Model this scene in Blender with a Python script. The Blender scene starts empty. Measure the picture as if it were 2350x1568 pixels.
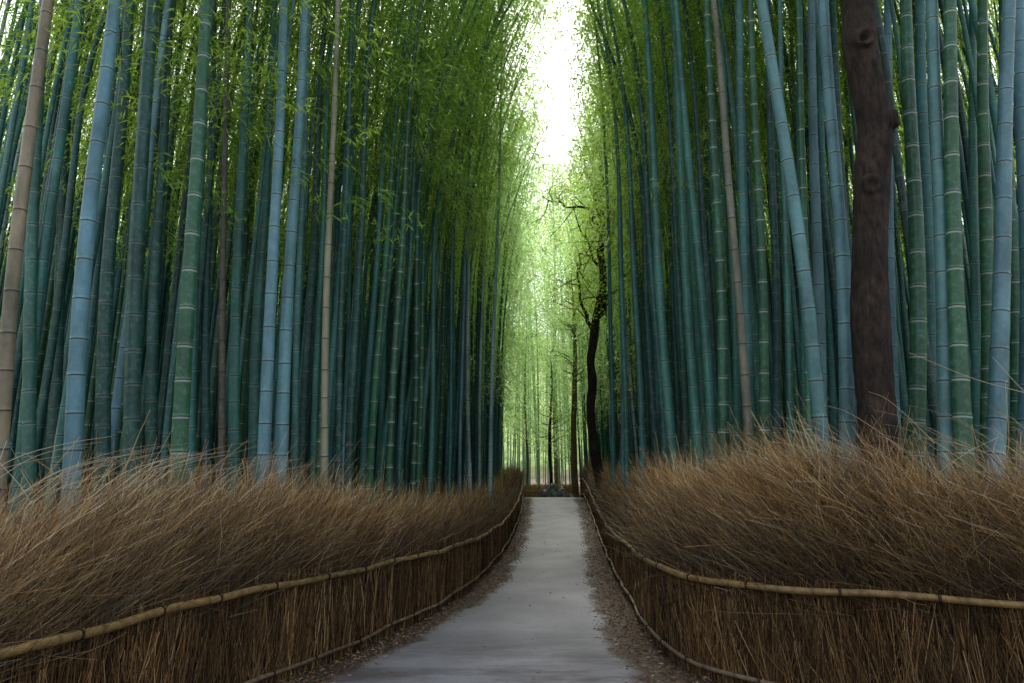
import bpy, math
import numpy as np
from mathutils import Vector, Matrix, Quaternion
rng = np.random.default_rng(11)
scene = bpy.context.scene
COL = scene.collection
EYE = 1.9

# ------------------------------------------------------------------ helpers
def build_mesh(name, V, F, mats, tint=None, floats=None, midx=None, smooth=True):
    V = np.asarray(V, dtype=np.float32); F = np.asarray(F, dtype=np.int32)
    k = F.shape[1]
    me = bpy.data.meshes.new(name)
    me.vertices.add(len(V)); me.vertices.foreach_set("co", V.ravel())
    me.loops.add(F.size); me.loops.foreach_set("vertex_index", F.ravel())
    me.polygons.add(len(F))
    me.polygons.foreach_set("loop_start", np.arange(len(F), dtype=np.int32) * k)
    if midx is not None:
        me.polygons.foreach_set("material_index", np.asarray(midx, dtype=np.int32))
    me.polygons.foreach_set("use_smooth", np.full(len(F), smooth, dtype=bool))
    me.update(calc_edges=True)
    for m in mats: me.materials.append(m)
    if tint is not None:
        a = me.color_attributes.new("tint", 'FLOAT_COLOR', 'POINT')
        T = np.ones((len(V), 4), dtype=np.float32); T[:, :tint.shape[1]] = tint
        a.data.foreach_set("color", T.ravel())
    if floats:
        for n, arr in floats.items():
            a = me.attributes.new(n, 'FLOAT', 'POINT')
            a.data.foreach_set("value", np.asarray(arr, dtype=np.float32))
    return me

def add_obj(name, data, parent=None, **props):
    o = bpy.data.objects.new(name, data)
    COL.objects.link(o)
    if parent is not None: o.parent = parent
    for k, v in props.items(): o[k] = v
    return o

def norm(a): return a / (np.linalg.norm(a, axis=-1, keepdims=True) + 1e-9)

def catmull(P, n=40):
    P = np.asarray(P, float); P = np.vstack([2*P[0]-P[1], P, 2*P[-1]-P[-2]])
    out = []
    for i in range(1, len(P)-2):
        t = np.linspace(0, 1, n, endpoint=False)[:, None]
        a, b, c, d = P[i-1], P[i], P[i+1], P[i+2]
        out.append(.5*((2*b)+(-a+c)*t+(2*a-5*b+4*c-d)*t**2+(-a+3*b-3*c+d)*t**3))
    out.append(P[-2][None]); return np.vstack(out)

def tube(C, R, k=10, cap=True):
    C = np.asarray(C, float); R = np.asarray(R, float); n = len(C)
    T = norm(np.gradient(C, axis=0))
    ref = np.array([0.13, 0.97, 0.2]) if abs(T[0][1]) < .8 else np.array([1., 0, 0.1])
    A = [norm(np.cross(T[0], ref))]
    for i in range(1, n):
        a = A[-1] - T[i]*np.dot(A[-1], T[i]); A.append(norm(a))
    A = np.array(A); B = np.cross(T, A)
    th = np.linspace(0, 2*np.pi, k, endpoint=False)
    V = C[:, None, :] + R[:, None, None]*(A[:, None, :]*np.cos(th)[None, :, None] + B[:, None, :]*np.sin(th)[None, :, None])
    return V.reshape(-1, 3), grid_faces(n, k)

def grid_faces(n, k, base=0):
    i = np.arange(n-1)[:, None]; j = np.arange(k)[None, :]; j2 = (j+1) % k
    F = np.stack([i*k+j, i*k+j2, (i+1)*k+j2, (i+1)*k+j], -1).reshape(-1, 4)
    return F + base

def leaves(P, D, L, W):
    n = len(P); D = norm(D)
    S = norm(np.cross(D, rng.normal(size=(n, 3))))
    M = P + D*(L*.42)[:, None]
    V = np.stack([P, M + S*(W/2)[:, None], P + D*L[:, None] + np.array([0, 0, -1.])*(L*.12)[:, None], M - S*(W/2)[:, None]], 1)
    return V.reshape(-1, 3), np.arange(n*4).reshape(n, 4)

def ribbons(C, W):
    n, m, _ = C.shape
    D = norm(C[:, -1]-C[:, 0]); S = norm(np.cross(D, rng.normal(size=(n, 3))))
    V = np.stack([C - S[:, None]*W[:, :, None]/2, C + S[:, None]*W[:, :, None]/2], 2)
    base = (np.arange(n)*m*2)[:, None]; j = (np.arange(m-1)*2)[None]
    F = np.stack([base+j, base+j+1, base+j+3, base+j+2], -1).reshape(-1, 4)
    return V.reshape(-1, 3), F

class Acc:
    def __init__(s): s.V=[]; s.F=[]; s.T=[]; s.M=[]; s.n=0
    def add(s, V, F, tint=None, m=0):
        s.V.append(V); s.F.append(F+s.n); s.n += len(V); s.M.append(np.full(len(F), m))
        if tint is None: tint = np.ones((len(V), 3))*.5
        t = np.asarray(tint, float)
        if t.ndim == 1: t = np.tile(t, (len(V), 1))
        s.T.append(t)
    def mesh(s, name, mats, **k):
        return build_mesh(name, np.vstack(s.V), np.vstack(s.F), mats, tint=np.vstack(s.T), midx=np.concatenate(s.M), **k)

# ------------------------------------------------------------------ materials
def mat(name):
    m = bpy.data.materials.new(name); m.use_nodes = True
    nt = m.node_tree; nt.nodes.clear()
    out = nt.nodes.new("ShaderNodeOutputMaterial")
    return m, nt, out
def N(nt, t, **k):
    n = nt.nodes.new(t)
    for a, v in k.items(): setattr(n, a, v)
    return n
def mixc(nt, a, b, fac, mode='MIX'):
    n = N(nt, "ShaderNodeMix", data_type='RGBA', blend_type=mode)
    for sock, v in ((n.inputs[6], a), (n.inputs[7], b), (n.inputs[0], fac)):
        if isinstance(v, bpy.types.NodeSocket): nt.links.new(v, sock)
        else: sock.default_value = v if not isinstance(v, tuple) else (*v, 1)
    return n.outputs[2]
def noise(nt, scale, detail=4, rough=.55, coord='Object', mscale=None):
    tc = N(nt, "ShaderNodeTexCoord"); n = N(nt, "ShaderNodeTexNoise")
    n.inputs['Scale'].default_value = scale; n.inputs['Detail'].default_value = detail; n.inputs['Roughness'].default_value = rough
    src = tc.outputs[coord]
    if mscale:
        mp = N(nt, "ShaderNodeMapping"); mp.inputs['Scale'].default_value = mscale
        nt.links.new(src, mp.inputs[0]); src = mp.outputs[0]
    nt.links.new(src, n.inputs['Vector'])
    return n.outputs['Fac']
def ramp(nt, fac, a, b, ca=(0,0,0), cb=(1,1,1)):
    r = N(nt, "ShaderNodeValToRGB"); e = r.color_ramp.elements
    e[0].position = a; e[0].color = (*ca, 1); e[1].position = b; e[1].color = (*cb, 1)
    nt.links.new(fac, r.inputs[0]); return r.outputs[0]
def bump(nt, h, strength=.3, dist=.01):
    b = N(nt, "ShaderNodeBump"); b.inputs['Strength'].default_value = strength; b.inputs['Distance'].default_value = dist
    nt.links.new(h, b.inputs['Height']); return b.outputs[0]
def principled(nt, out, color, rough=.6, nrm=None, spec=.4):
    p = N(nt, "ShaderNodeBsdfPrincipled")
    if isinstance(color, bpy.types.NodeSocket): nt.links.new(color, p.inputs['Base Color'])
    else: p.inputs['Base Color'].default_value = (*color, 1)
    p.inputs['Roughness'].default_value = rough; p.inputs['Specular IOR Level'].default_value = spec
    if nrm is not None: nt.links.new(nrm, p.inputs['Normal'])
    nt.links.new(p.outputs[0], out.inputs[0]); return p

m_culm, nt, out = mat("bamboo_culm_skin")
oi = N(nt, "ShaderNodeObjectInfo"); at = N(nt, "ShaderNodeAttribute", attribute_name="tint")
sep = N(nt, "ShaderNodeSeparateColor"); nt.links.new(at.outputs['Color'], sep.inputs[0])
tc = N(nt, "ShaderNodeTexCoord"); cmb = N(nt, "ShaderNodeVectorMath", operation='ADD'); sc = N(nt, "ShaderNodeMath", operation='MULTIPLY')
nt.links.new(oi.outputs['Random'], sc.inputs[0]); sc.inputs[1].default_value = 37; nt.links.new(tc.outputs['Object'], cmb.inputs[0]); nt.links.new(sc.outputs[0], cmb.inputs[1])
def nz(scale, det, rg, ms=(1,1,1)):
    mp = N(nt, "ShaderNodeMapping"); mp.inputs['Scale'].default_value = ms; nt.links.new(cmb.outputs[0], mp.inputs[0])
    n = N(nt, "ShaderNodeTexNoise"); n.inputs['Scale'].default_value = scale; n.inputs['Detail'].default_value = det; n.inputs['Roughness'].default_value = rg
    nt.links.new(mp.outputs[0], n.inputs['Vector']); return n.outputs['Fac']
c = mixc(nt, oi.outputs['Color'], (0.30, 0.43, 0.42), ramp(nt, nz(14, 8, .75), .5, .78, (0,0,0), (.55,.55,.55)))
c = mixc(nt, c, (0.16, 0.22, 0.20), ramp(nt, nz(1.6, 6, .7, (1.5,1.5,.6)), .34, .64, (.75,.75,.75), (0,0,0)), 'MULTIPLY')
c = mixc(nt, c, (0.10, 0.22, 0.12), ramp(nt, nz(22, 4, .6, (1,1,.25)), .57, .75, (0,0,0), (.45,.45,.45)), 'MIX')
wh = N(nt, "ShaderNodeMath", operation='MULTIPLY'); nt.links.new(sep.outputs[1], wh.inputs[0]); nt.links.new(oi.outputs['Alpha'], wh.inputs[1])
c = mixc(nt, c, (0.38, 0.46, 0.40), wh.outputs[0])
c = mixc(nt, c, (0.02, 0.03, 0.03), sep.outputs[0])
principled(nt, out, c, .42, bump(nt, noise(nt, 60, 3), .15, .003))

m_grove, nt, out = mat("bamboo_grove_skin")
at = N(nt, "ShaderNodeAttribute", attribute_name="tint"); hz = N(nt, "ShaderNodeAttribute", attribute_name="along")
fr = N(nt, "ShaderNodeMath", operation='FRACT'); nt.links.new(hz.outputs['Fac'], fr.inputs[0])
rg = N(nt, "ShaderNodeMath", operation='LESS_THAN'); nt.links.new(fr.outputs[0], rg.inputs[0]); rg.inputs[1].default_value = .05
rw = N(nt, "ShaderNodeMath", operation='GREATER_THAN'); nt.links.new(fr.outputs[0], rw.inputs[0]); rw.inputs[1].default_value = .94
wm = N(nt, "ShaderNodeMath", operation='MULTIPLY'); nt.links.new(rw.outputs[0], wm.inputs[0]); wm.inputs[1].default_value = .3
c = mixc(nt, at.outputs['Color'], (.3,.3,.3), ramp(nt, noise(nt, 1.5, 4), .3, .7, (.7,.7,.7), (0,0,0)), 'MULTIPLY')
c = mixc(nt, c, (0.30, 0.36, 0.32), wm.outputs[0])
c = mixc(nt, c, (0.02, 0.03, 0.03), rg.outputs[0])
principled(nt, out, c, .5)

def leaf_material(name, ca, cb, trans, tm=(2.0,1.75,.8)):
    m, nt, out = mat(name)
    at = N(nt, "ShaderNodeAttribute", attribute_name="tint")
    f = N(nt, "ShaderNodeSeparateColor"); nt.links.new(at.outputs['Color'], f.inputs[0])
    c = mixc(nt, ca, cb, f.outputs[0])
    d = N(nt, "ShaderNodeBsdfDiffuse"); t = N(nt, "ShaderNodeBsdfTranslucent")
    nt.links.new(c, d.inputs[0])
    c2 = mixc(nt, c, tm, 1.0, 'MULTIPLY'); nt.links.new(c2, t.inputs[0])
    mx = N(nt, "ShaderNodeMixShader"); mx.inputs[0].default_value = trans
    nt.links.new(d.outputs[0], mx.inputs[1]); nt.links.new(t.outputs[0], mx.inputs[2])
    nt.links.new(mx.outputs[0], out.inputs[0]); return m
m_leaf = leaf_material("bamboo_leaf", (0.08, 0.21, 0.04), (0.36, 0.52, 0.13), .55, (1.8,1.65,.9))
m_leaf_lit = leaf_material("lit_tone_bamboo_leaf", (0.25, 0.40, 0.15), (0.52, 0.64, 0.34), .62, (1.35,1.4,1.2))  # paler bamboo leaf: distant haze and brightness put into the colour
m_tleaf = leaf_material("broad_leaf", (0.10, 0.20, 0.04), (0.36, 0.50, 0.15), .6, (1.7,1.6,.9))

def tint_material(name, rough=.8, nz=None, spec=.2):
    m, nt, out = mat(name)
    at = N(nt, "ShaderNodeAttribute", attribute_name="tint"); c = at.outputs['Color']; b = None
    if nz:
        f = noise(nt, nz, 5, .65); c = mixc(nt, c, (.35,.33,.3), ramp(nt, f, .35, .65, (.8,.8,.8), (0,0,0)), 'MULTIPLY'); b = bump(nt, f, .4, .01)
    principled(nt, out, c, rough, b, spec); return m
m_twig = tint_material("brush_twig", .6, spec=.3)
m_reed = tint_material("dry_reed", .75)
m_rail = tint_material("split_bamboo_rail", .5, 14, .35)
m_litter = tint_material("fallen_leaf", .8)
m_cord = tint_material("black_cord", .9)

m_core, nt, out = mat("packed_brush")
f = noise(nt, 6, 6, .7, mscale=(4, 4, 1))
principled(nt, out, ramp(nt, f, .35, .7, (.007,.004,.0025), (.05,.026,.010)), .95, bump(nt, f, .8, .03))  # core kept very dark, the brush's self-shadow put into its colour

m_bark, nt, out = mat("dark_bark")
f = noise(nt, 12, 10, .72, mscale=(1.5, 1.5, .45)); f2 = noise(nt, 2.2, 6, .65)
c = ramp(nt, f, .38, .70, (.010,.007,.005), (.080,.052,.036))
c = mixc(nt, c, (.35,.3,.27), ramp(nt, f2, .4, .62, (.8,.8,.8), (0,0,0)), 'MULTIPLY')
principled(nt, out, c, .85, bump(nt, f, .8, .03))
m_bark2, nt, out = mat("tan_bark")
f = noise(nt, 9, 6, .7, mscale=(2, 2, .3))
principled(nt, out, ramp(nt, f, .35, .7, (.08,.045,.02), (.25,.15,.07)), .85, bump(nt, f, .8, .02))

m_stone, nt, out = mat("grey_stone")
f = noise(nt, 7, 8, .7)
principled(nt, out, ramp(nt, f, .40, .66, (.04,.04,.045), (.48,.48,.50)), .8, bump(nt, f, .6, .03))

m_ground, nt, out = mat("forest_floor")
f = noise(nt, 12, 10, .75, 'Object'); f2 = noise(nt, .8, 4)
c = ramp(nt, f, .35, .68, (.025,.017,.012), (.17,.11,.07))
c = mixc(nt, c, (.45,.45,.4), ramp(nt, f2, .35, .65, (.6,.6,.6), (0,0,0)), 'MULTIPLY')
geo = N(nt, "ShaderNodeNewGeometry"); sx = N(nt, "ShaderNodeSeparateXYZ"); nt.links.new(geo.outputs['Position'], sx.inputs[0])
mr = N(nt, "ShaderNodeMapRange"); mr.inputs[1].default_value = 1.8; mr.inputs[2].default_value = 3.4; nt.links.new(sx.outputs[2], mr.inputs[0])
gr = ramp(nt, noise(nt, 1.1, 10, .75), .38, .66, (.03,.07,.015), (.32,.42,.12))
c = mixc(nt, c, gr, mr.outputs[0])
principled(nt, out, c, .95, bump(nt, f, .9, .04))

m_path, nt, out = mat("worn_asphalt")
at = N(nt, "ShaderNodeAttribute", attribute_name="edge")
big = noise(nt, .5, 7, .65); fine = noise(nt, 90, 4, .7); mid = noise(nt, 4, 10, .72)
c = ramp(nt, big, .34, .66, (.155,.158,.172), (.29,.29,.315))
c = mixc(nt, c, (.55,.55,.55), ramp(nt, fine, .4, .6, (.5,.5,.5), (0,0,0)), 'MULTIPLY')
c = mixc(nt, c, (.58,.54,.53), ramp(nt, mid, .45, .70, (0,0,0), (.6,.6,.6)), 'MULTIPLY')
geo = N(nt, "ShaderNodeNewGeometry"); sx = N(nt, "ShaderNodeSeparateXYZ"); nt.links.new(geo.outputs['Position'], sx.inputs[0])
mr = N(nt, "ShaderNodeMapRange"); mr.inputs[1].default_value = 9.5; mr.inputs[2].default_value = 6.8; nt.links.new(sx.outputs[1], mr.inputs[0])
dm = N(nt, "ShaderNodeMath", operation='MULTIPLY'); nt.links.new(mr.outputs[0], dm.inputs[0]); nt.links.new(ramp(nt, noise(nt, 1.6, 8, .7, mscale=(.5,1.6,1)), .42, .6), dm.inputs[1])
c = mixc(nt, c, (.42,.35,.34), dm.outputs[0], 'MULTIPLY')
add = N(nt, "ShaderNodeMath", operation='MULTIPLY_ADD'); nt.links.new(mid, add.inputs[0]); add.inputs[1].default_value = .9; nt.links.new(at.outputs['Fac'], add.inputs[2])
c = mixc(nt, c, (.055,.04,.03), ramp(nt, add.outputs[0], .75, 1.3))
principled(nt, out, c, .8, bump(nt, fine, .35, .006), .3)

# ------------------------------------------------------------------ ground and path
GY = np.array([-80, 13, 18.7, 22.8, 28, 29.2, 34, 45, 80, 250, 600]); GZ = np.array([0, 0, .15, .45, 1.03, 1.08, .72, .9, 2.0, 4, 5])
ys_f = np.linspace(-80, 600, 6801); zs_f = np.interp(ys_f, GY, GZ); kk = np.hanning(17); kk /= kk.sum()
zs_f = np.convolve(np.pad(zs_f, 8, mode='edge'), kk, mode='valid')
def gz(y): return np.interp(y, ys_f, zs_f)
YS = np.unique(np.concatenate([np.linspace(-80, -12, 12), np.arange(-12, 40.01, .2), np.linspace(41, 130, 60), np.linspace(140, 600, 20)]))
XS = np.unique(np.concatenate([np.linspace(-400, -80, 10), np.linspace(-76, -31, 20), np.arange(-30, 30.1, .5), np.linspace(31, 76, 20), np.linspace(80, 400, 10)]))
PL = lambda y: np.interp(y, [-12,0,5,6.9,9.15,12.8,18.7,22.8,28,33], [-2.8,-2.5,-2.2,-1.9,-1.15,-.30,.15,.43,.62,.8])
PR = lambda y: np.interp(y, [-12,0,5,6.9,9.15,12.8,18.7,22.8,28,33], [2.0,1.8,1.5,1.33,1.32,1.55,2.10,2.42,2.73,2.9])
X, Y = np.meshgrid(XS, YS)
Z = gz(Y); off = np.clip(np.abs(X-1)-4.5, 0, 4)/4
Z = Z + off*(.12*np.sin(X*.9+Y*.4)+.1*np.sin(Y*1.1-X*.5))
rad = np.hypot(X-1, (Y-20)*.62); hill = np.clip(rad-29, 0, 60)
hill = hill*.55*np.clip((Y+25)/30, 0, 1)
Z = Z + hill*(1+.05*np.sin(X*.23+1)*np.cos(Y*.19)) + np.clip(hill, 0, 1)*(.8*np.sin(X*.7)*np.sin(Y*.9))
nx = len(XS); i = np.arange(len(YS)-1)[:, None]; j = np.arange(nx-1)[None]
F = np.stack([i*nx+j, i*nx+j+1, (i+1)*nx+j+1, (i+1)*nx+j], -1).reshape(-1, 4)
add_obj("ground", build_mesh("ground", np.stack([X, Y, Z], -1).reshape(-1, 3), F, [m_ground]), kind="structure", label="dark forest floor covered with fallen leaves", category="ground")
py = YS[(YS >= -12) & (YS <= 33.1)]; nc = 25; u = np.linspace(0, 1, nc)
wob = lambda y, s: .05*np.sin(y*2.3+s)+.04*np.sin(y*5.1+2*s)+.03*np.sin(y*11+s)
l = PL(py)+wob(py, 1)-.12; r = PR(py)+wob(py, 4)+.12
PX = l[:, None]+(r-l)[:, None]*u; PY = np.tile(py[:, None], (1, nc)); PZ = gz(PY)+.006+.0*PX
i = np.arange(len(py)-1)[:, None]; j = np.arange(nc-1)[None]
F = np.stack([i*nc+j, i*nc+j+1, (i+1)*nc+j+1, (i+1)*nc+j], -1).reshape(-1, 4)
dist_edge = np.minimum(PX-l[:, None], r[:, None]-PX); edge = np.clip(1-dist_edge/.5, 0, 1)
add_obj("path", build_mesh("path", np.stack([PX, PY, PZ], -1).reshape(-1, 3), F, [m_path], floats={"edge": edge.ravel()}), kind="structure", label="worn grey asphalt footpath with leaf-strewn edges", category="path")

# ------------------------------------------------------------------ fences
LF = catmull([(-4.6,-3),(-3.6,.5),(-3.05,2.8),(-2.84,4.05),(-2.36,6.37),(-1.66,8.27),(-.87,11.5),(-.32,16),(-.02,20),(.25,24),(.40,28),(.45,30.5)])
RF = catmull([(9,1.5),(6.5,3.4),(3.92,5.45),(2.85,6.1),(2.2,6.55),(1.78,7.3),(1.66,8.5),(1.75,9.9),(2.1,15),(2.45,19.5),(2.75,24),(2.95,28),(3.0,30.5)])
def fence(P, side, topf, railf, label, n_twig, n_reed, along_sign=1):
    d = np.r_[0, np.cumsum(np.linalg.norm(np.diff(P, axis=0), axis=1))]; Ltot = d[-1]
    def at(s): return np.stack([np.interp(s, d, P[:, 0]), np.interp(s, d, P[:, 1])], -1)
    def frame(s):
        t = norm(at(np.minimum(s+.1, Ltot))-at(np.maximum(s-.1, 0)))
        n = np.stack([-t[:, 1], t[:, 0]], -1)*side
        z0 = np.zeros((len(s), 1)); return np.hstack([t, z0]), np.hstack([n, z0])
    def sample(n):
        g = np.linspace(0, Ltot, 2000); w = 1/(np.linalg.norm(at(g), axis=1)+.5)**1.15; c = np.cumsum(w); c /= c[-1]
        return np.interp(rng.random(n), c, g)
    root = add_obj("brush_fence", None, label=label, category="fence", group="brush fences along the path")
    ss = np.arange(0, Ltot, .25); t, n = frame(ss); p = at(ss); T = topf(p[:, 1])
    prof = [(.06, 0, 0), (.05, .85, 0), (.14, .95, .12), (.28, .8, .42), (.45, .75, .62), (.62, .7, .60), (.72, .5, .3), (.74, 0, 0)]
    V = []
    for (o, a, b) in prof:
        z = a if b == 0 else (a*.6 + b*(T-.42))
        V.append(np.stack([p[:, 0]+n[:, 0]*o, p[:, 1]+n[:, 1]*o, gz(p[:, 1])+z+rng.normal(0, .02, len(p))*(b > 0)-(.05 if a == 0 else 0)], -1))
    V = np.stack(V, 1); k = len(prof)
    i = np.arange(len(ss)-1)[:, None]; j = np.arange(k-1)[None]
    F = np.stack([i*k+j, i*k+j+1, (i+1)*k+j+1, (i+1)*k+j], -1).reshape(-1, 4)
    add_obj("packed_core", build_mesh("packed_core", V.reshape(-1, 3), F, [m_core]), root)
    # reeds
    s = sample(n_reed); t, n = frame(s); p = at(s); m = 4; hh = rng.uniform(.3, 1.05, len(s))*np.interp(p[:, 1], [0, 10, 20], [1, .98, .9])
    o = rng.uniform(-.012, .05, len(s)); h = np.linspace(0, 1, m); z0_ = np.maximum(rng.uniform(-.5, .5, len(s)), 0)*(1.0-hh*.9)
    dist = np.linalg.norm(p, axis=1)
    C = np.zeros((len(s), m, 3)); tilt = rng.normal(.03, .15, len(s))
    for q in range(m):
        C[:, q] = np.hstack([p, gz(p[:, 1])[:, None]]) + n*o[:, None] + t*(tilt*h[q])[:, None]; C[:, q, 2] += z0_+hh*h[q] - .01
        C[:, q] += rng.normal(0, .007, (len(s), 3))*np.array([1, 1, 0])
    W = np.tile((rng.uniform(.0020, .0048, len(s))+dist*.00025)[:, None], (1, m))
    V, F = ribbons(C, W)
    patch = (.85+.25*np.sin(s*3.1+side)*np.sin(s*.83)+.15*np.sin(s*13))[:, None]
    base = np.array([[.24,.135,.052],[.14,.074,.030],[.42,.28,.13],[.035,.02,.011]])[rng.choice(4, len(s), p=[.34,.31,.12,.23])]*rng.uniform(.5, 1.15, (len(s), 1))*patch
    add_obj("reed_panel", build_mesh("reed_panel", V, F, [m_reed], tint=np.repeat(base, m*2, axis=0), smooth=False), root)
    # leaning brush
    s = sample(n_twig); t, n = frame(s); p = at(s); T = topf(p[:, 1]) + .06*np.sin(s*1.7+side) + .05*np.sin(s*4.3)
    tuft = np.round(s*9+rng.normal(0, .4, len(s))).astype(int) % 997
    tl = rng.normal(0, .14, 997)[tuft]; th_ = rng.normal(0, .09, 997)[tuft]; tcol = np.clip(rng.normal(1, .25, 997), .5, 1.5)[tuft]
    kind = rng.random(len(s))
    u = rng.random(len(s))**.8; L = rng.uniform(.22, .66, len(s)); L[kind < .14] *= 1.55
    o = .03+.62*u+rng.normal(0, .03, len(s)); zr = .74+np.maximum(T+th_-.50-.72, .1)*u**.75 - .08*rng.random(len(s))
    m = 5; C = np.zeros((len(s), m, 3)); pos = np.hstack([p, (gz(p[:, 1])+zr)[:, None]]) + n*o[:, None]
    cl = np.sin(s*2.9+u*3)*.10 + tl
    jit = rng.normal(0, .46, (len(s), 3)); lean = rng.normal(.85, .6, len(s))+cl; outw = rng.normal(.02, .30, len(s)); curl = rng.normal(.15, .45, len(s))
    for q in range(m):
        C[:, q] = pos; a = q/(m-1)
        D = np.array([0, 0, 1.]) + t*((lean+curl*a)*along_sign)[:, None] + n*outw[:, None] + jit
        pos = pos + norm(D)*(L/(m-1))[:, None] + rng.normal(0, .007, (len(s), 3))
    dist = np.linalg.norm(p, axis=1)
    w0 = np.where(kind > .90, rng.uniform(.0045, .0065, len(s)), rng.uniform(.0018, .0034, len(s)))+dist*.00018
    W = w0[:, None]*np.linspace(1, .4, m)[None]
    V, F = ribbons(C, W)
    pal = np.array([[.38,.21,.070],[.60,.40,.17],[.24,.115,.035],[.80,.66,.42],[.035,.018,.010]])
    g = rng.choice(5, len(s), p=[.30,.20,.21,.07,.22]); base = pal[g]*rng.uniform(.45, 1.3, (len(s), 1))*(.17+.95*u)[:, None]*tcol[:, None]  # lower twigs darkened: shade inside the brush put into the tint
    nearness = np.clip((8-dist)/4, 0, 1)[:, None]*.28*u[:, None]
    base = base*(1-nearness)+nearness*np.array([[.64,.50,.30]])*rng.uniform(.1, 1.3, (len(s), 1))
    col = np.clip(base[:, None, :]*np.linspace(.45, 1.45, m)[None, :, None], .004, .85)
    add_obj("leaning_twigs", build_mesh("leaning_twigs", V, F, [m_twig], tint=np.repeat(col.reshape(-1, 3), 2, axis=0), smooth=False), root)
    # rails
    for nm, hf, rad, off, pc in (("upper_rail", railf, .029, -.045, (.34,.22,.08)), ("lower_rail", lambda y: .13+0*y, .020, -.04, (.28,.20,.13))):
        ss = np.arange(0, Ltot, .03); t, n = frame(ss); p = at(ss)
        wobz = .011*np.sin(ss*2.1+side)+.006*np.sin(ss*5.3); z = gz(p[:, 1])+hf(p[:, 1])+wobz
        o = off+.012*np.sin(ss*3.1)
        C = np.stack([p[:, 0]+n[:, 0]*o, p[:, 1]+n[:, 1]*o, z], -1)
        ph = (ss/.37) % 1; nd = np.exp(-((ph-.5)/.035)**2); R = rad*(1+.16*nd)*(1+.10*np.sin(ss*.9))
        V, F = tube(C, R, 10)
        tint = np.array(pc)[None]*(1-.55*nd[:, None])*(.8+.3*np.sin(ss*1.3)[:, None]*np.sin(ss*.37)[:, None])
        add_obj(nm, build_mesh(nm, V, F, [m_rail], tint=np.repeat(np.clip(tint, .02, 1), 10, axis=0)), root)
        A = Acc(); ang = np.linspace(0, 2*np.pi, 13)
        for s0 in np.arange(.4, Ltot-.2, .74):
            k0 = int(s0/.03)+rng.integers(-2, 3); c0 = C[k0]; tt = t[k0]; nn = n[k0]
            for dd in (-.008, .006):
                ring = c0 + tt*dd + (nn[None]*np.cos(ang)[:, None]+np.array([0, 0, 1.])[None]*np.sin(ang)[:, None])*(rad*1.13)
                V, F = tube(ring, np.full(13, .004), 5); A.add(V, F, (.012,.011,.01))
            tail = c0 + nn*(-rad*1.1) + np.array([[0,0,0.01],[0,0,.03],[0,0,.05]])*1.0 + tt*np.array([[0],[.01],[.03]])
            V, F = tube(tail, np.full(3, .003), 4); A.add(V, F, (.012,.011,.01))
        o_ = add_obj("cord_tie", A.mesh("cord_tie", [m_cord]), root); o_["kind"] = "stuff"
topL = lambda y: np.interp(y, [0,3,4.5,5.5,6.5,7.5,9,11,18,28,31], [1.50,1.60,1.80,2.05,2.10,1.98,1.84,1.68,1.55,1.12,1.05])
topR = lambda y: np.interp(y, [0,4,5,6,7,8,11,18,28,31], [1.65,1.78,1.98,2.42,2.20,2.14,2.14,2.0,1.6,1.5])
rail = lambda y: np.interp(y, [0,5,7,12,16,30], [.95,.95,.93,.86,.77,.75])
railL = lambda y: np.interp(y, [0,4.5,6,9,12,16,30], [.95,.95,.91,.87,.82,.76,.75])
fence(LF, 1, topL, railL, "low brushwood fence with wind-swept twigs and pale bamboo rails", 105000, 26000)
fence(RF, -1, topR, rail, "tall brushwood fence curving outward, shaggy twigs above yellow bamboo rail", 112000, 32000)

A = Acc()
def stray(pts, r0):
    C = catmull(pts, 6); V, F = tube(C, np.linspace(r0, r0*.35, len(C)), 5); A.add(V, F, np.array([.55,.44,.30])*rng.uniform(.5, 1))
stray([(5.6,5.9,2.1),(5.0,6.2,2.55),(4.4,6.4,2.8),(3.9,6.6,3.1)], .006)
stray([(5.4,5.6,1.9),(5.0,6.0,2.45),(4.75,6.2,2.6),(4.5,6.3,3.0)], .005)
stray([(5.7,5.7,2.0),(5.5,5.9,2.4),(5.2,6.1,2.7),(5.1,6.3,3.0)], .004)
for q in range(70):
    x0 = rng.uniform(2.8, 5.6); y0 = np.interp(x0, [2.8,3.9,6], [6.5,5.9,4.6])+rng.uniform(0,.3); z0 = rng.uniform(1.7, 2.2); L = rng.uniform(.5, 1.1)
    dx = -rng.uniform(.3, .9)*L; dz = rng.uniform(.15, .6)*L
    stray([(x0,y0,z0),(x0+dx*.35,y0+.1,z0+dz*.5),(x0+dx*.7,y0+.15,z0+dz*.85),(x0+dx,y0+.2,z0+dz)], rng.uniform(.0018,.0034))
for q in range(55):
    x0 = rng.uniform(-3.6, -2.4); y0 = rng.uniform(4.2, 7.5); z0 = rng.uniform(1.6, 1.92); L = rng.uniform(.5, .9)
    stray([(x0,y0,z0),(x0+.15*L,y0+.3*L,z0+.25*L),(x0+.35*L,y0+.6*L,z0+.38*L),(x0+.6*L,y0+.8*L,z0+.45*L)], rng.uniform(.0018,.0032))
add_obj("stray_twigs", A.mesh("stray_twigs", [m_twig]), kind="stuff", label="long pale stray twigs springing from the brush", category="twigs")

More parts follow.
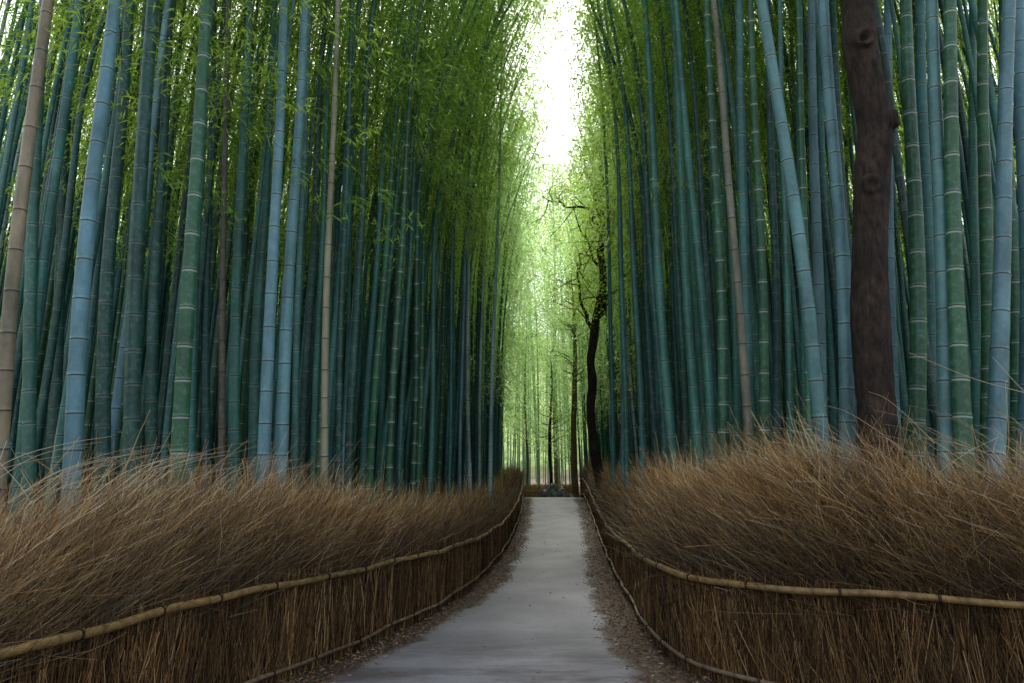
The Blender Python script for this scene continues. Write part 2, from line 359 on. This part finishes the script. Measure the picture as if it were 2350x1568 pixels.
# leaf litter
n = 16000; y = 4+rng.random(n)**1.6*24; sd = rng.random(n) < .5
rfo = np.argsort(RF[:, 1])
lfx = np.interp(y, LF[:, 1], LF[:, 0]); rfx = np.interp(y, RF[rfo, 1], RF[rfo, 0])
a = rng.random(n)**.9
x = np.where(sd, lfx+(PL(y)+.30*rng.random(n)-lfx)*a, rfx+(PR(y)-.30*rng.random(n)-rfx)*a)
extra = rng.random(n) < .01; x = np.where(extra, PL(y)+(PR(y)-PL(y))*rng.random(n), x)
D = rng.normal(size=(n, 3)); D[:, 2] *= .22
V, F = leaves(np.stack([x, y, gz(y)+.016+rng.random(n)*.012], -1), D, rng.uniform(.03, .075, n), rng.uniform(.009, .017, n))
pal = np.array([[.26,.17,.10],[.16,.10,.055],[.38,.30,.22],[.08,.055,.035]])
tint = np.repeat(pal[rng.choice(4, n, p=[.3,.35,.08,.27])], 4, axis=0)
add_obj("leaf_litter", build_mesh("leaf_litter", V, F, [m_litter], tint=tint, smooth=False), kind="stuff", label="dry brown fallen leaves along the path edges", category="leaves")

# ------------------------------------------------------------------ bamboo
HT = 17.0
def arch(z, A): return A*np.maximum(0, (z-7)/10)**1.9
def culm_mesh(seed, A):
    r_ = np.random.default_rng(seed); zs = []; R = []; T = []
    z = r_.uniform(.1, .3); sp = .30
    rr = lambda z: .075*(1-(z/HT))**.72+.006
    zs += [-.15]; R += [rr(0)*1.05]; T += [(0, 0, 0)]
    while z < HT-.3:
        for dz, k, t in ((-.030,1,(0,0,0)),(-.022,1.0,(0,.8,0)),(-.008,1.03,(0,1,0)),(-.005,1.05,(1,0,0)),(.004,1.05,(1,0,0)),(.008,.99,(0,.15,0)),(.04,.985,(0,0,0))):
            zs.append(z+dz); R.append(rr(z)*k); T.append(t)
        z += sp*r_.uniform(.93, 1.07); sp = min(sp+.012, .46) if z < 8 else max(sp-.006, .3)
    zs.append(HT); R.append(.004); T.append((0, 0, 0)); zs = np.array(zs)
    C = np.stack([arch(zs, A)+.03*np.sin(zs*.9+seed), .03*np.sin(zs*.6+seed*2), zs-.1*A*np.maximum(0, (zs-8)/9)**3], -1)
    V, F = tube(C, R, 12)
    return build_mesh("culm", V, F, [m_culm], tint=np.repeat(np.array(T), 12, axis=0))
def crown_arrays(seed, A, zlo, nleaf, lsc=1.0, reach=1.0):
    r_ = np.random.default_rng(seed); nb = 46
    zb = zlo+(HT-.1-zlo)*r_.random(nb)**.8; az = r_.uniform(0, 2*np.pi, nb)
    Lb = reach*(1.7*(1-((zb-zlo)/(HT-zlo))**2*.45))*r_.uniform(.5, 1.1, nb)
    t = np.linspace(0, 1, 5); dirx = np.cos(az); diry = np.sin(az)
    C = np.zeros((nb, 5, 3)); b0 = np.stack([arch(zb, A), 0*zb, zb-.1*A*np.maximum(0, (zb-8)/9)**3], -1)
    for q, tt in enumerate(t):
        C[:, q, 0] = b0[:, 0]+dirx*Lb*tt; C[:, q, 1] = b0[:, 1]+diry*Lb*tt
        C[:, q, 2] = b0[:, 2]+Lb*(.75*tt-1.0*tt**2)
    bi = r_.integers(0, nb, nleaf); tl = r_.random(nleaf)**.6; i0 = np.minimum((tl*4).astype(int), 3); fr = tl*4-i0
    P = C[bi, i0]*(1-fr)[:, None]+C[bi, i0+1]*fr[:, None]
    cl = r_.normal(0, .15, (nb*6, 3)); P = P + cl[bi*6+(tl*5.99).astype(int)]*1.4*reach + r_.normal(0, .08*reach, (nleaf, 3)); 
    D = np.stack([dirx[bi]*.5, diry[bi]*.5, np.full(nleaf, -.45)], -1)+r_.normal(0, .55, (nleaf, 3))
    L = r_.uniform(.09, .165, nleaf)*lsc; W = r_.uniform(.017, .028, nleaf)*lsc
    tl_ = np.clip(r_.normal(.5, .30, nb*6)[bi*6+(tl*5.99).astype(int)]+r_.normal(0, .14, nleaf), 0, 1)
    return C, P, D, L, W, tl_
def crown_mesh(seed, A, zlo, nleaf, reach=1.0, mleaf=None):
    C, P, D, L, W, tl_ = crown_arrays(seed, A, zlo, nleaf, 1.0, reach)
    V1, F1 = leaves(P, D, L, W); V2, F2 = ribbons(C, np.tile(np.linspace(.012, .004, 5)[None], (len(C), 1)))
    A_ = Acc(); A_.add(V1, F1, np.repeat(np.stack([tl_]*3, -1), 4, axis=0)); A_.add(V2, F2, (.10,.14,.04), 1)
    return A_.mesh("leafy_crown", [mleaf or m_leaf, m_twig], smooth=False)
ARCH = [.5, 1.6, 2.8, 3.8, 4.8]
culms = [culm_mesh(k+1, A) for k, A in enumerate(ARCH)]
# crown kinds: 0 ordinary, 1 low-branched, 2 broad (edge of the path, some with light put into the leaf colour), 3 high
crowns = [[crown_mesh(10+k, A, 8.0, 2500), crown_mesh(20+k, A, 5.8, 3000), crown_mesh(30+k, A, 7.8, 3900, 1.4, m_leaf_lit if k % 2 else m_leaf), crown_mesh(40+k, A, 10.2, 2200)] for k, A in enumerate(ARCH)]

PALC = {"blue": (.125,.29,.36), "pale": (.38,.52,.55), "teal": (.04,.19,.175), "deep": (.016,.095,.09), "green": (.03,.14,.065), "tan": (.33,.27,.19), "brown": (.10,.07,.045)}
LAB = {"blue": "powdery blue-green bamboo stalk with dark node rings", "pale": "pale silvery bamboo stalk with dark node rings", "teal": "teal bamboo stalk rising behind the brush fence",
       "deep": "dark teal bamboo stalk deep in the grove", "green": "dark green bamboo stalk with white node rings", "tan": "dead tan bamboo stalk with dark node rings", "brown": "dead brown bamboo stalk among green ones"}
def stalk(x, y, sr, colname, tx, ty, az, ki, ck, jitter=True):
    z = float(gz(y))
    root = add_obj("bamboo_stalk", None, label=LAB[colname], category="bamboo", group="bamboo stalks of the grove")
    up = Vector((tx, ty, 1)).normalized(); q = Vector((0, 0, 1)).rotation_difference(up)
    root.rotation_mode = 'QUATERNION'; root.rotation_quaternion = q @ Quaternion((0, 0, 1), az); root.location = (x, y, z-.05)
    c = np.array(PALC[colname])*(rng.uniform(.6, 1.3) if jitter else rng.uniform(.85, 1.1))*np.array([rng.uniform(.85,1.15), 1, rng.uniform(.8,1.08)])
    a = add_obj("culm", culms[ki], root); a.scale = (sr, sr, 1)
    a.color = (*c, {"green": .95, "teal": .35, "deep": .3, "blue": .3, "pale": .2}.get(colname, 0))
    if colname not in ("tan", "brown"):
        b = add_obj("leafy_crown", crowns[ki][ck], root); b.scale = (sr, sr, 1)

KB = .000626; KT = .000722
surv = [(-1178,-1060,6.6,.95,"tan"),(-1130,-1000,8.2,1.0,"teal"),(-1012,-916,6.9,1.18,"blue"),(-945,-900,8.6,1.25,"deep"),(-1110,-1090,8.0,1.0,"teal"),(-1055,-1010,10,1.2,"deep"),
 (-868,-808,7.6,1.2,"deep"),(-772,-712,7.2,1.15,"green"),(-828,-790,9.2,1.1,"deep"),(-920,-770,9.5,.7,"green"),(-575,-530,8.2,1.05,"blue"),(-535,-485,8.4,1.1,"blue"),
 (-432,-405,8.9,.68,"tan"),(-664,-650,9.0,.68,"brown"),(-640,-612,9.4,1.05,"teal"),(-598,-562,10.4,1.15,"teal"),(-700,-690,10.6,1.0,"deep"),(-480,-440,11,1.0,"deep"),(-370,-330,11,1.0,"deep"),
 (-300,-165,13,.9,"teal"),(-330,-230,12.5,.85,"teal"),(-265,-110,15,.8,"teal"),(-215,-120,16,.9,"blue"),(-50,-20,17.0,.75,"pale"),(-98,-105,17.5,.75,"pale"),(-180,-120,17,.85,"teal"),(-140,-60,18.5,.85,"teal"),
 (-75,-55,18.0,.6,"pale"),(-120,-95,16.5,.6,"blue"),
 (720,577,7.3,1.1,"blue"),(772,722,8.0,1.25,"blue"),(712,690,9.2,1.1,"blue"),(435,372,10.4,1.05,"teal"),(466,378,10.0,1.0,"teal"),(375,305,10.6,1.15,"teal"),(352,292,12,1.0,"deep"),
 (262,238,13.5,.8,"teal"),(300,255,12.6,.85,"teal"),(330,275,13.8,1.0,"deep"),(485,452,9.6,1.05,"green"),(548,515,9.3,1.1,"teal"),(578,552,9.1,.95,"green"),(606,592,9.6,.9,"deep"),(672,658,10.2,1.0,"teal"),
 (925,905,7.8,1.3,"green"),(958,938,8.6,1.2,"teal"),(1000,968,7.2,1.15,"blue"),(1045,1015,7.0,1.2,"green"),(1090,1075,8.6,1.2,"green"),(1110,1150,7.1,1.25,"blue"),(1180,1168,7.6,1.3,"blue"),
 (884,862,9.4,1.1,"blue"),(792,748,9.8,1.0,"deep"),(1135,1120,9.8,1.1,"teal"),(515,485,12.2,1.0,"deep"),(640,625,12,1.0,"teal"),(230,222,17,.85,"teal"),(255,242,16,.8,"blue"),
 (1160,1130,9.0,1.1,"green"),(1070,1050,9.6,1.0,"teal"),(980,955,9.9,1.0,"green"),(1020,1000,10.4,1.1,"blue"),(740,700,10.6,.9,"teal"),(-740,-700,8.9,.8,"teal"),(-890,-850,10.2,.9,"teal"),
 (-500,-470,9.8,.7,"teal"),(-400,-370,10.2,.75,"deep"),(-455,-420,10.8,.7,"teal"),(690,668,8.9,.8,"green"),(640,610,9.2,.7,"teal"),(520,490,10.2,.75,"teal"),(405,350,11,.7,"deep")]
placed = []
for (b0, b1, d, sr, cn) in surv:
    x0 = b0*KB*d; x1 = b1*KT*d; hz = .776*d; tx = (x1-x0)/(hz); zb = float(gz(d)); xb = x0-tx*(EYE-zb)
    az = rng.normal(0, .8)+(0 if xb < 1 else math.pi)
    if cn == "pale": ki, ck = 0, 0
    elif d < 10.7: ki, ck = 0, 3
    elif d < 13: ki, ck = 1, 0
    else: ki, ck = int(rng.integers(1, 3)), 2
    if xb < 1 and ck == 3 and rng.random() < .3: ck = 1
    stalk(xb, d, sr, cn, tx, rng.normal(0, .01), az, ki, ck, False)
    placed.append((xb, d))
placed = np.array(placed)

lim_l = lambda y: np.where(y < 30.5, np.interp(y, LF[:, 1], LF[:, 0]), .4)-1.0
lim_r = lambda y: np.where(y < 30.5, np.interp(y, RF[rfo, 1], RF[rfo, 0]), 3.1)+1.0
cand = []
cell = .58
for gy in np.arange(4.5, 42, cell):
    for gx in np.arange(-28, 30, cell):
        cand.append((gx+rng.uniform(0, cell)*.95, gy+rng.uniform(0, cell)*.95))
for gy in np.arange(46, 62, 1.45):
    for gx in np.arange(-12, 18, 1.45):
        cand.append((gx+rng.uniform(0, 1.45), gy+rng.uniform(0, 1.45)))
cand = np.array(cand)
x, y = cand[:, 0], cand[:, 1]
ok = ((x < lim_l(y)) | (x > lim_r(y)) | (y > 45)) & (np.abs(x) < .84*y+.8)
dmin = np.min(np.hypot(x[:, None]-placed[None, :, 0], y[:, None]-placed[None, :, 1]), axis=1)
ok &= dmin > .28
ok &= ~((np.hypot(x-4.05, y-7.5) < .9)) & ~(np.hypot(x-2.95, y-22) < .7)
ok &= y > 8.3
ok &= ~((y < 10.5) & (rng.random(len(x)) < .35))
ok &= ~((x < lim_l(y)-18) & (y > 12)) & ~((x > lim_r(y)+15) & (y > 12))
cand = cand[ok]
x, y = cand[:, 0], cand[:, 1]
depth_in = np.where(x < 1.3, lim_l(y)-x, x-lim_r(y))
order = np.argsort(np.hypot(x, y)+.9*np.maximum(depth_in, 0)+1000*(y > 45))
n_ind = 300-len(surv)
names = ["teal", "deep", "green", "blue", "pale", "brown", "tan"]
for k in order[:n_ind]:
    px, py_ = cand[k]
    w = [.39,.38,.15,.06,.01,.007,.003]; cn = names[rng.choice(7, p=w)]
    side = 1 if px < 1.3 else -1
    tx = side*rng.normal(.005, .012 if py_ < 13 else .018); ty = rng.normal(0, .012)
    edge_ = depth_in[k] < 2.2
    az = rng.normal(0, .5 if edge_ else .9)+(0 if side > 0 else math.pi)
    if side > 0: ki = int(rng.integers(2, 5)) if edge_ else int(rng.integers(0, 4))
    else: ki = int(rng.integers(0, 3)) if edge_ else int(rng.integers(0, 3))
    if edge_ and py_ < 12.5: ki = min(ki, 1)
    if py_ < 10.5: ck = 3
    elif edge_ and py_ > 12.5: ck = 2
    else: ck = 1 if rng.random() < (.12 if px > 4 else .4) else 0
    stalk(px, py_, rng.uniform(.5, .9), cn, tx, ty, az, ki, ck)
rest = cand[order[n_ind:]]; din = depth_in[order[n_ind:]]
n = len(rest); print("massed stalks", n)
zr = np.array([-.1, 1.5, 3, 4.5, 6, 7.5, 9, 10.5, 12, 13.5, 15, 16.2, 17]); K = 6
sr = rng.uniform(.45, .9, n); side = np.where(rest[:, 0] < 1.3, 1, -1)
tx = side*rng.normal(.010, .020, n); ty = rng.normal(0, .015, n)
edge_ = din < 2.2; far = rest[:, 1] > 45
az = rng.normal(0, .7, n)+np.where(side > 0, 0, np.pi)
Aa = np.where(edge_, np.where(side > 0, rng.uniform(1.4, 3.4, n), rng.uniform(.8, 2.6, n)), rng.uniform(1, 3.2, n)); Aa = np.where(far, 1, Aa); hs = rng.uniform(.85, 1.1, n); hs = np.where(far, hs*1.4, hs)
ax = arch(zr[None, :], 1)*Aa[:, None]
cx = rest[:, 0:1]+tx[:, None]*zr*hs[:, None]+ax*np.cos(az)[:, None]; cy = rest[:, 1:2]+ty[:, None]*zr*hs[:, None]+ax*np.sin(az)[:, None]
cz = gz(rest[:, 1])[:, None]+zr*hs[:, None]
R = (.075*(1-np.clip(zr, 0, HT)/HT)**.75+.006)[None]*sr[:, None]; th = np.linspace(0, 2*np.pi, K, endpoint=False)
V = np.stack([cx[:, :, None]+R[:, :, None]*np.cos(th), cy[:, :, None]+R[:, :, None]*np.sin(th), np.repeat(cz[:, :, None], K, 2)], -1).reshape(-1, 3)
F0 = grid_faces(len(zr), K); F = (F0[None]+(np.arange(n)*len(zr)*K)[:, None, None]).reshape(-1, 4)
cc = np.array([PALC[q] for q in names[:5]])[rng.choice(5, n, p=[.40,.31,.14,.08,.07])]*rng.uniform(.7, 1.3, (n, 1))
cc = np.where(far[:, None], cc*.4+np.array([[.22,.36,.24]]), cc)  # distant stalks paled, the light beyond the path put into their tint
along = ((zr[None]+rng.uniform(0, 1, n)[:, None])/rng.uniform(.34, .44, n)[:, None])
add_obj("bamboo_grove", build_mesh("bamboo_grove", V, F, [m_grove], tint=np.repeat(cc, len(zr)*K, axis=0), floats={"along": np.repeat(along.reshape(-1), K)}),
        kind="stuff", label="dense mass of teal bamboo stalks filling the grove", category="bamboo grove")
base = [crown_arrays(50+k, 1.0, 7.0, 2000, 1.4) for k in range(5)]
Vs = []; Ts = []; Ms = []
for k in range(n):
    C, P, D, L, W, tl_ = base[k % 5]
    fk = far[k]
    if not fk and ((din[k] > 2.5 and k % 3 == 0) or (din[k] > 6 and k % 3 != 1)): continue
    cen = fk and abs(rest[k, 0]-3.8) < 4.5
    m = (1000 if cen else 550) if fk else (900 if edge_[k] else 560)
    idx = rng.permutation(len(P))[:m]
    P = P[idx].copy(); D = D[idx].copy(); zz = P[:, 2].copy()
    P[:, 0] += arch(zz, 1)*(Aa[k]-1)
    ca, sa = math.cos(az[k]), math.sin(az[k])
    Rm = np.array([[ca, sa, 0], [-sa, ca, 0], [0, 0, 1]])
    P = P @ Rm; D = D @ Rm; P[:, 2] *= hs[k] if not fk else 1
    if fk: P[:, 2] = 3.0+(P[:, 2]-7)*2.1*hs[k]/1.4
    elif edge_[k] and rest[k, 1] > 22: P[:, 2] = 4.0+(P[:, 2]-7)*1.3
    P[:, 0] += rest[k, 0]+tx[k]*zz; P[:, 1] += rest[k, 1]+ty[k]*zz; P[:, 2] += float(gz(rest[k, 1]))
    mid_ = np.interp(P[:, 1], [0, 20, 30, 60], [0, 1.80, 2.5, 4.0]); hw = np.interp(P[:, 1], [10, 22, 30, 36], [.38, .42, .36, -.1])+.25*np.sin(P[:, 1]*1.1+P[:, 2]*.9)
    lowz = np.interp(P[:, 1], [20, 30, 44], [4.5, 4.0, 3.0])
    keep = (np.abs(P[:, 0]-mid_) > hw) & (P[:, 2] > np.where(np.abs(P[:, 0]-mid_) < 1.6, lowz, 0))
    P = P[keep]; D = D[keep]; idx = idx[keep]
    if len(P) == 0: continue
    v, f = leaves(P, D, L[idx]*(1.25 if cen else 1.1 if fk else 1), W[idx]*(1.4 if cen else 1.3 if fk else 1)); Vs.append(v); Ts.append(np.repeat(tl_[idx], 4))
    Ms.append(np.full(len(P), 1 if (fk or rest[k, 1] > 23 or (edge_[k] and rng.random() < .6)) else 0))  # far and some edge leaves take the paler colour with light painted in
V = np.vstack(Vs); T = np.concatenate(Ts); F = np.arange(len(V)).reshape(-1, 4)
add_obj("bamboo_canopy", build_mesh("bamboo_canopy", V, F, [m_leaf, m_leaf_lit], tint=np.stack([T]*3, -1), midx=np.concatenate(Ms), smooth=False), kind="stuff", label="feathery yellow-green bamboo canopy above the grove", category="foliage")

# ------------------------------------------------------------------ trees
def rough_tube(pts, rad, k=24, dense=14, amp=.04, seed=0):
    P = catmull(np.hstack([np.asarray(pts, float), np.asarray(rad, float)[:, None]]), dense)
    V, F = tube(P[:, :3], np.maximum(P[:, 3], .003), k)
    c = np.repeat(P[:, :3], k, axis=0); d = V-c; th = np.arctan2(d[:, 1], d[:, 0])
    f = 1+amp*(np.sin(th*3+V[:, 2]*1.7+seed)+.7*np.sin(th*5-V[:, 2]*3.1)+.5*np.sin(V[:, 2]*9+th*2))
    return c+d*f[:, None], F
tp = [(3.98,7.5,-.1),(3.99,7.5,1.2),(4.0,7.5,2.6),(4.04,7.5,3.56),(4.12,7.5,4.5),(4.23,7.5,5.35),(4.33,7.5,5.95),(4.30,7.5,6.5),(4.27,7.5,7.1),(4.34,7.5,7.9),(4.5,7.4,9.5),(4.3,7.3,11.5),(4.6,7.2,14)]
V, F = rough_tube(tp, np.array([.28,.22,.205,.215,.195,.205,.20,.195,.21,.19,.17,.13,.06])*.95, 56, 34, .022)
V = V + np.stack([np.sin(V[:, 2]*23+V[:, 1]*31), np.sin(V[:, 2]*19+V[:, 0]*37), 0*V[:, 0]], -1)*.003
for kc in ((4.50, 7.32, 6.02), (4.20, 7.30, 7.05), (4.12, 7.32, 5.2)):
    d = V-np.array(kc); dd = np.linalg.norm(d, axis=1); ctr = np.array([kc[0]-.15 if kc[0] > 4.45 else kc[0], 7.5, kc[2]])
    outv = norm(V-ctr); am = .5 if kc[2] < 5.5 else 1
    V = V+outv*(am*(.075*np.exp(-((dd-.075)/.04)**2)-.09*np.exp(-(dd/.038)**2)))[:, None]
root = add_obj("tree", None, label="dark bare knotted tree trunk behind the brush fence", category="tree")
add_obj("trunk", build_mesh("trunk", V, F, [m_bark]), root)
A = Acc(); tips = []
for q in range(9):
    z0 = rng.uniform(10, 13.5); a = rng.uniform(0, 6.28); L = rng.uniform(1.2, 2.4)
    pts = [(4.4, 7.3, z0), (4.4+math.cos(a)*L*.4, 7.3+math.sin(a)*L*.4, z0+.5*L), (4.4+math.cos(a)*L, 7.3+math.sin(a)*L, z0+.8*L)]
    v, f = rough_tube(pts, [.07,.05,.015], 8, 5); A.add(v, f, (.05,.035,.03), 1); tips.append(pts[-1]); tips.append(pts[1])
tips = np.array(tips); m = 5000; ti = rng.integers(0, len(tips), m)
v, f = leaves(tips[ti]+rng.normal(0, .45, (m, 3)), rng.normal(size=(m, 3)), rng.uniform(.07, .12, m), rng.uniform(.03, .05, m)); A.add(v, f, np.repeat(rng.random((m, 1)).repeat(3, 1), 4, axis=0), 0)
add_obj("crown", A.mesh("crown", [m_tleaf, m_bark], smooth=False), root)

def W(px, z, dy=0.0, d=22.0):
    dep = (d+dy)*.981+(z-EYE)*.195
    return (px*dep/1.567/1000, d+dy, z)
root = add_obj("tree", None, label="dark twisted slender tree with sparse leaves beside the fence", category="tree")
g0 = float(gz(22))
V, F = rough_tube([W(212,g0-.1),W(206,1.5),W(197,2.2),W(188,2.9),W(180,4.0),W(184,4.9),W(180,5.6),W(188,6.3),W(193,7.0),W(204,7.8),W(209,8.5),W(203,9.3),W(209,10.2),W(205,10.9)], np.array([.25,.20,.18,.165,.15,.16,.14,.16,.15,.15,.135,.125,.11,.085])*.9, 20, 9, .07)
add_obj("trunk", build_mesh("trunk", V, F, [m_bark]), root)
A = Acc(); tips = []
def limb(pts, r0, r1, twigs=5):
    pts = np.array(pts); mids = (pts[1:]+pts[:-1])/2+rng.normal(0, .10, (len(pts)-1, 3)); P = np.empty((len(pts)*2-1, 3)); P[0::2] = pts; P[1::2] = mids
    v, f = rough_tube(P, np.linspace(r0, r1, len(P)), 8, 5, .05); A.add(v, f, (.04,.03,.03), 0)
    for q in range(twigs+5):
        i_ = rng.integers(1, len(P)); w_ = rng.random(); p = P[i_]*w_+P[i_-1]*(1-w_); L = rng.uniform(.4, 1.6); dv = norm(rng.normal(size=3)+np.array([0, 0, .5]))
        e = p+dv*L; mid = (p+e)/2+rng.normal(0, .14, 3)
        v, f = rough_tube([p, mid, e], [r1*.8+.010, .015, .006], 5, 4); A.add(v, f, (.04,.03,.03), 0); tips.append(e); tips.append(mid)
limb([W(188,6.6),W(172,7.0,.2),W(157,7.7,.3),W(150,8.8,.5),W(152,9.6,.6)], .07, .022, 5)
limb([W(192,7.0),W(212,7.5,-.3),W(236,7.8,-.5),W(252,8.6,-.8)], .08, .022, 5)
limb([W(205,9.3),W(226,10.0,.3),W(243,11.2,.5),W(250,12.4,.6)], .085, .018, 7)
limb([W(206,10.6),W(210,11.6,-.2),W(204,12.8,-.3),W(209,14,0)], .08, .018, 8)
limb([W(207,9.9),W(186,10.3,-.3),W(155,10.8,-.4),W(115,10.9,-.5),W(70,11.1,-.6)], .06, .015, 8)
limb([W(206,10.5),W(190,11.6,.3),W(168,12.4,.4),W(152,13.6,.5)], .065, .015, 6)
limb([W(207,8.8),W(183,9.4,.4),W(158,10.3,.6),W(138,11.4,.7)], .055, .014, 5)
add_obj("branches", A.mesh("branches", [m_bark]), root)
tips = np.array(tips); m = 12000; ti = rng.integers(0, len(tips), m)
P = tips[ti]+rng.normal(0, .28, (m, 3)); v, f = leaves(P, rng.normal(size=(m, 3))+np.array([0,0,-.3]), rng.uniform(.06, .11, m), rng.uniform(.03, .05, m))
tc = np.clip(rng.normal(.6, .3, len(tips))[ti], 0, 1)
add_obj("crown", build_mesh("crown", v, f, [m_tleaf], tint=np.repeat(np.stack([tc]*3, -1), 4, axis=0), smooth=False), root)

def simple_tree(label, x, y, h, r, bark, lean, zlo, spread, nl, lsz=.1, nb=26):
    root = add_obj("tree", None, label=label, category="tree"); z0 = float(gz(y))
    pts = [(x, y, z0-.1)]+[(x+lean*h*t+.08*math.sin(7*t+x), y, z0+h*t) for t in (.15,.3,.5,.7,.85,1)]
    V, F = rough_tube(pts, [r*1.15, r, r*.95, r*.8, r*.6, r*.4, r*.15], 14, 8, .04, x); add_obj("trunk", build_mesh("trunk", V, F, [bark]), root)
    A = Acc(); tips = []
    for q in range(nb):
        t = rng.uniform(zlo, 1); a = rng.uniform(0, 6.28); L = spread*rng.uniform(.4, 1)*(1.15-t*.5); p0 = np.array([x+lean*h*t, y, z0+h*t])
        e = p0+np.array([math.cos(a)*L, math.sin(a)*L, L*.45]); mid = (p0+e)/2+rng.normal(0, .12, 3)
        v, f = rough_tube([p0, mid, e], [r*.3, r*.18, .01], 5, 4); A.add(v, f, (.04,.03,.02), 1); tips += [e, mid]
    tips = np.array(tips); ti = rng.integers(0, len(tips), nl); tc = np.clip(rng.normal(.75, .3, len(tips))[ti], 0, 1)
    v, f = leaves(tips[ti]+rng.normal(0, spread*.2, (nl, 3)), rng.normal(size=(nl, 3)), rng.uniform(.8, 1.4, nl)*lsz, rng.uniform(.35, .5, nl)*lsz)
    A.add(v, f, np.repeat(np.stack([tc]*3, -1), 4, axis=0), 0); add_obj("crown", A.mesh("crown", [m_leaf_lit, bark], smooth=False), root)
simple_tree("straight tan tree trunk rising behind the brush fence", 3.12, 34, 11.5, .15, m_bark2, 0, .5, 1.8, 4500)
simple_tree("slim dark tree standing in the bright clearing", 2.3, 41, 8.5, .10, m_bark, .005, .35, 1.5, 4500)
simple_tree("leafy young tree in the clearing beyond the path", .9, 43.5, 12, .07, m_bark2, 0, .15, 2.2, 7000, .13)
simple_tree("leafy young tree in the clearing beyond the path", 3.9, 44.5, 12, .07, m_bark2, 0, .15, 2.2, 7000, .13)
simple_tree("tall tree with haze-tinted leaves closing the view beyond the path", 3.2, 50, 25, .14, m_bark2, 0, .35, 3.4, 14000, .16, 60)

# low brush fence across the end, with grey stones
root = add_obj("brush_fence", None, label="low tan brush fence crossing the end of the path", category="fence", group="brush fences along the path")
n = 3500; xx = rng.uniform(.2, 3.2, n); C = np.zeros((n, 3, 3))
for q in range(3):
    C[:, q, 0] = xx+rng.normal(0, .05, n)*q; C[:, q, 1] = 35.5+rng.normal(0, .05, n); C[:, q, 2] = .72+q*.38*rng.uniform(.6, 1.1, n)
V, F = ribbons(C, np.full((n, 3), .016)); t = np.array([[.78,.55,.28]])*rng.uniform(.4, 1.1, (n, 1))
add_obj("reed_panel", build_mesh("reed_panel", V, F, [m_reed], tint=np.repeat(t, 6, axis=0), smooth=False), root)
V, F = tube(np.array([[.1,35.38,1.16],[1.2,35.38,1.18],[2.2,35.38,1.15],[3.3,35.38,1.17]]), np.full(4, .03), 8)
add_obj("upper_rail", build_mesh("upper_rail", V, F, [m_rail], tint=np.tile([[.6,.45,.22]], (len(V), 1))), root)
def stone(x, y, r, sq, seed):
    a = np.linspace(0, 2*np.pi, 20, endpoint=False); b = np.linspace(-1.5, 1.5, 14)
    A_, B_ = np.meshgrid(a, b); d = np.stack([np.cos(A_)*np.cos(B_), np.sin(A_)*np.cos(B_), np.sin(B_)], -1)
    rr_ = 1+.17*np.sin(d[..., 0]*4+seed)+.14*np.sin(d[..., 1]*5+d[..., 2]*4+seed)+.08*np.sin(d[..., 2]*9+d[..., 0]*7)
    P = (d*rr_[..., None]*np.array([r, r*.8, r*sq])).reshape(-1, 3)
    o = add_obj("stone", build_mesh("stone", P, grid_faces(14, 20), [m_stone]), label="weathered grey stone at the end of the path", category="stone", group="stones at the end of the path")
    o.location = (x, y, float(gz(y))+r*sq*.6)
stone(1.95, 33.6, .38, 1.3, 1); stone(2.42, 33.4, .34, 1.1, 2); stone(1.62, 33.9, .26, 1.5, 3); stone(2.72, 33.7, .26, .9, 5)

# ------------------------------------------------------------------ light, sky, camera
w = bpy.data.worlds.new("World"); scene.world = w; w.use_nodes = True; nt = w.node_tree; nt.nodes.clear()
sky = N(nt, "ShaderNodeTexSky", sky_type='NISHITA'); sky.sun_disc = False; sky.sun_elevation = math.radians(52); sky.sun_rotation = 0
sky.air_density = 1.0; sky.dust_density = 4.0; sky.ozone_density = 1.0
hs_ = N(nt, "ShaderNodeHueSaturation"); hs_.inputs['Saturation'].default_value = .38; nt.links.new(sky.outputs[0], hs_.inputs['Color'])
bg = N(nt, "ShaderNodeBackground"); bg.inputs[1].default_value = .43; o = N(nt, "ShaderNodeOutputWorld")
nt.links.new(hs_.outputs[0], bg.inputs[0]); nt.links.new(bg.outputs[0], o.inputs[0])
sun = bpy.data.lights.new("sun", 'SUN'); sun.energy = 5.0; sun.angle = math.radians(12); sun.color = (1, .96, .86)
so = add_obj("sun", sun); so.rotation_euler = (math.radians(-38), 0, 0)
cam = bpy.data.cameras.new("camera"); cam.lens = 24; cam.sensor_width = 36; cam.clip_end = 2000
co = add_obj("camera", cam); co.location = (0, 0, EYE); co.rotation_euler = (math.radians(90+11.23), 0, 0)
scene.camera = co
scene.view_settings.view_transform = 'Standard'; scene.view_settings.look = 'None'; scene.view_settings.exposure = 0
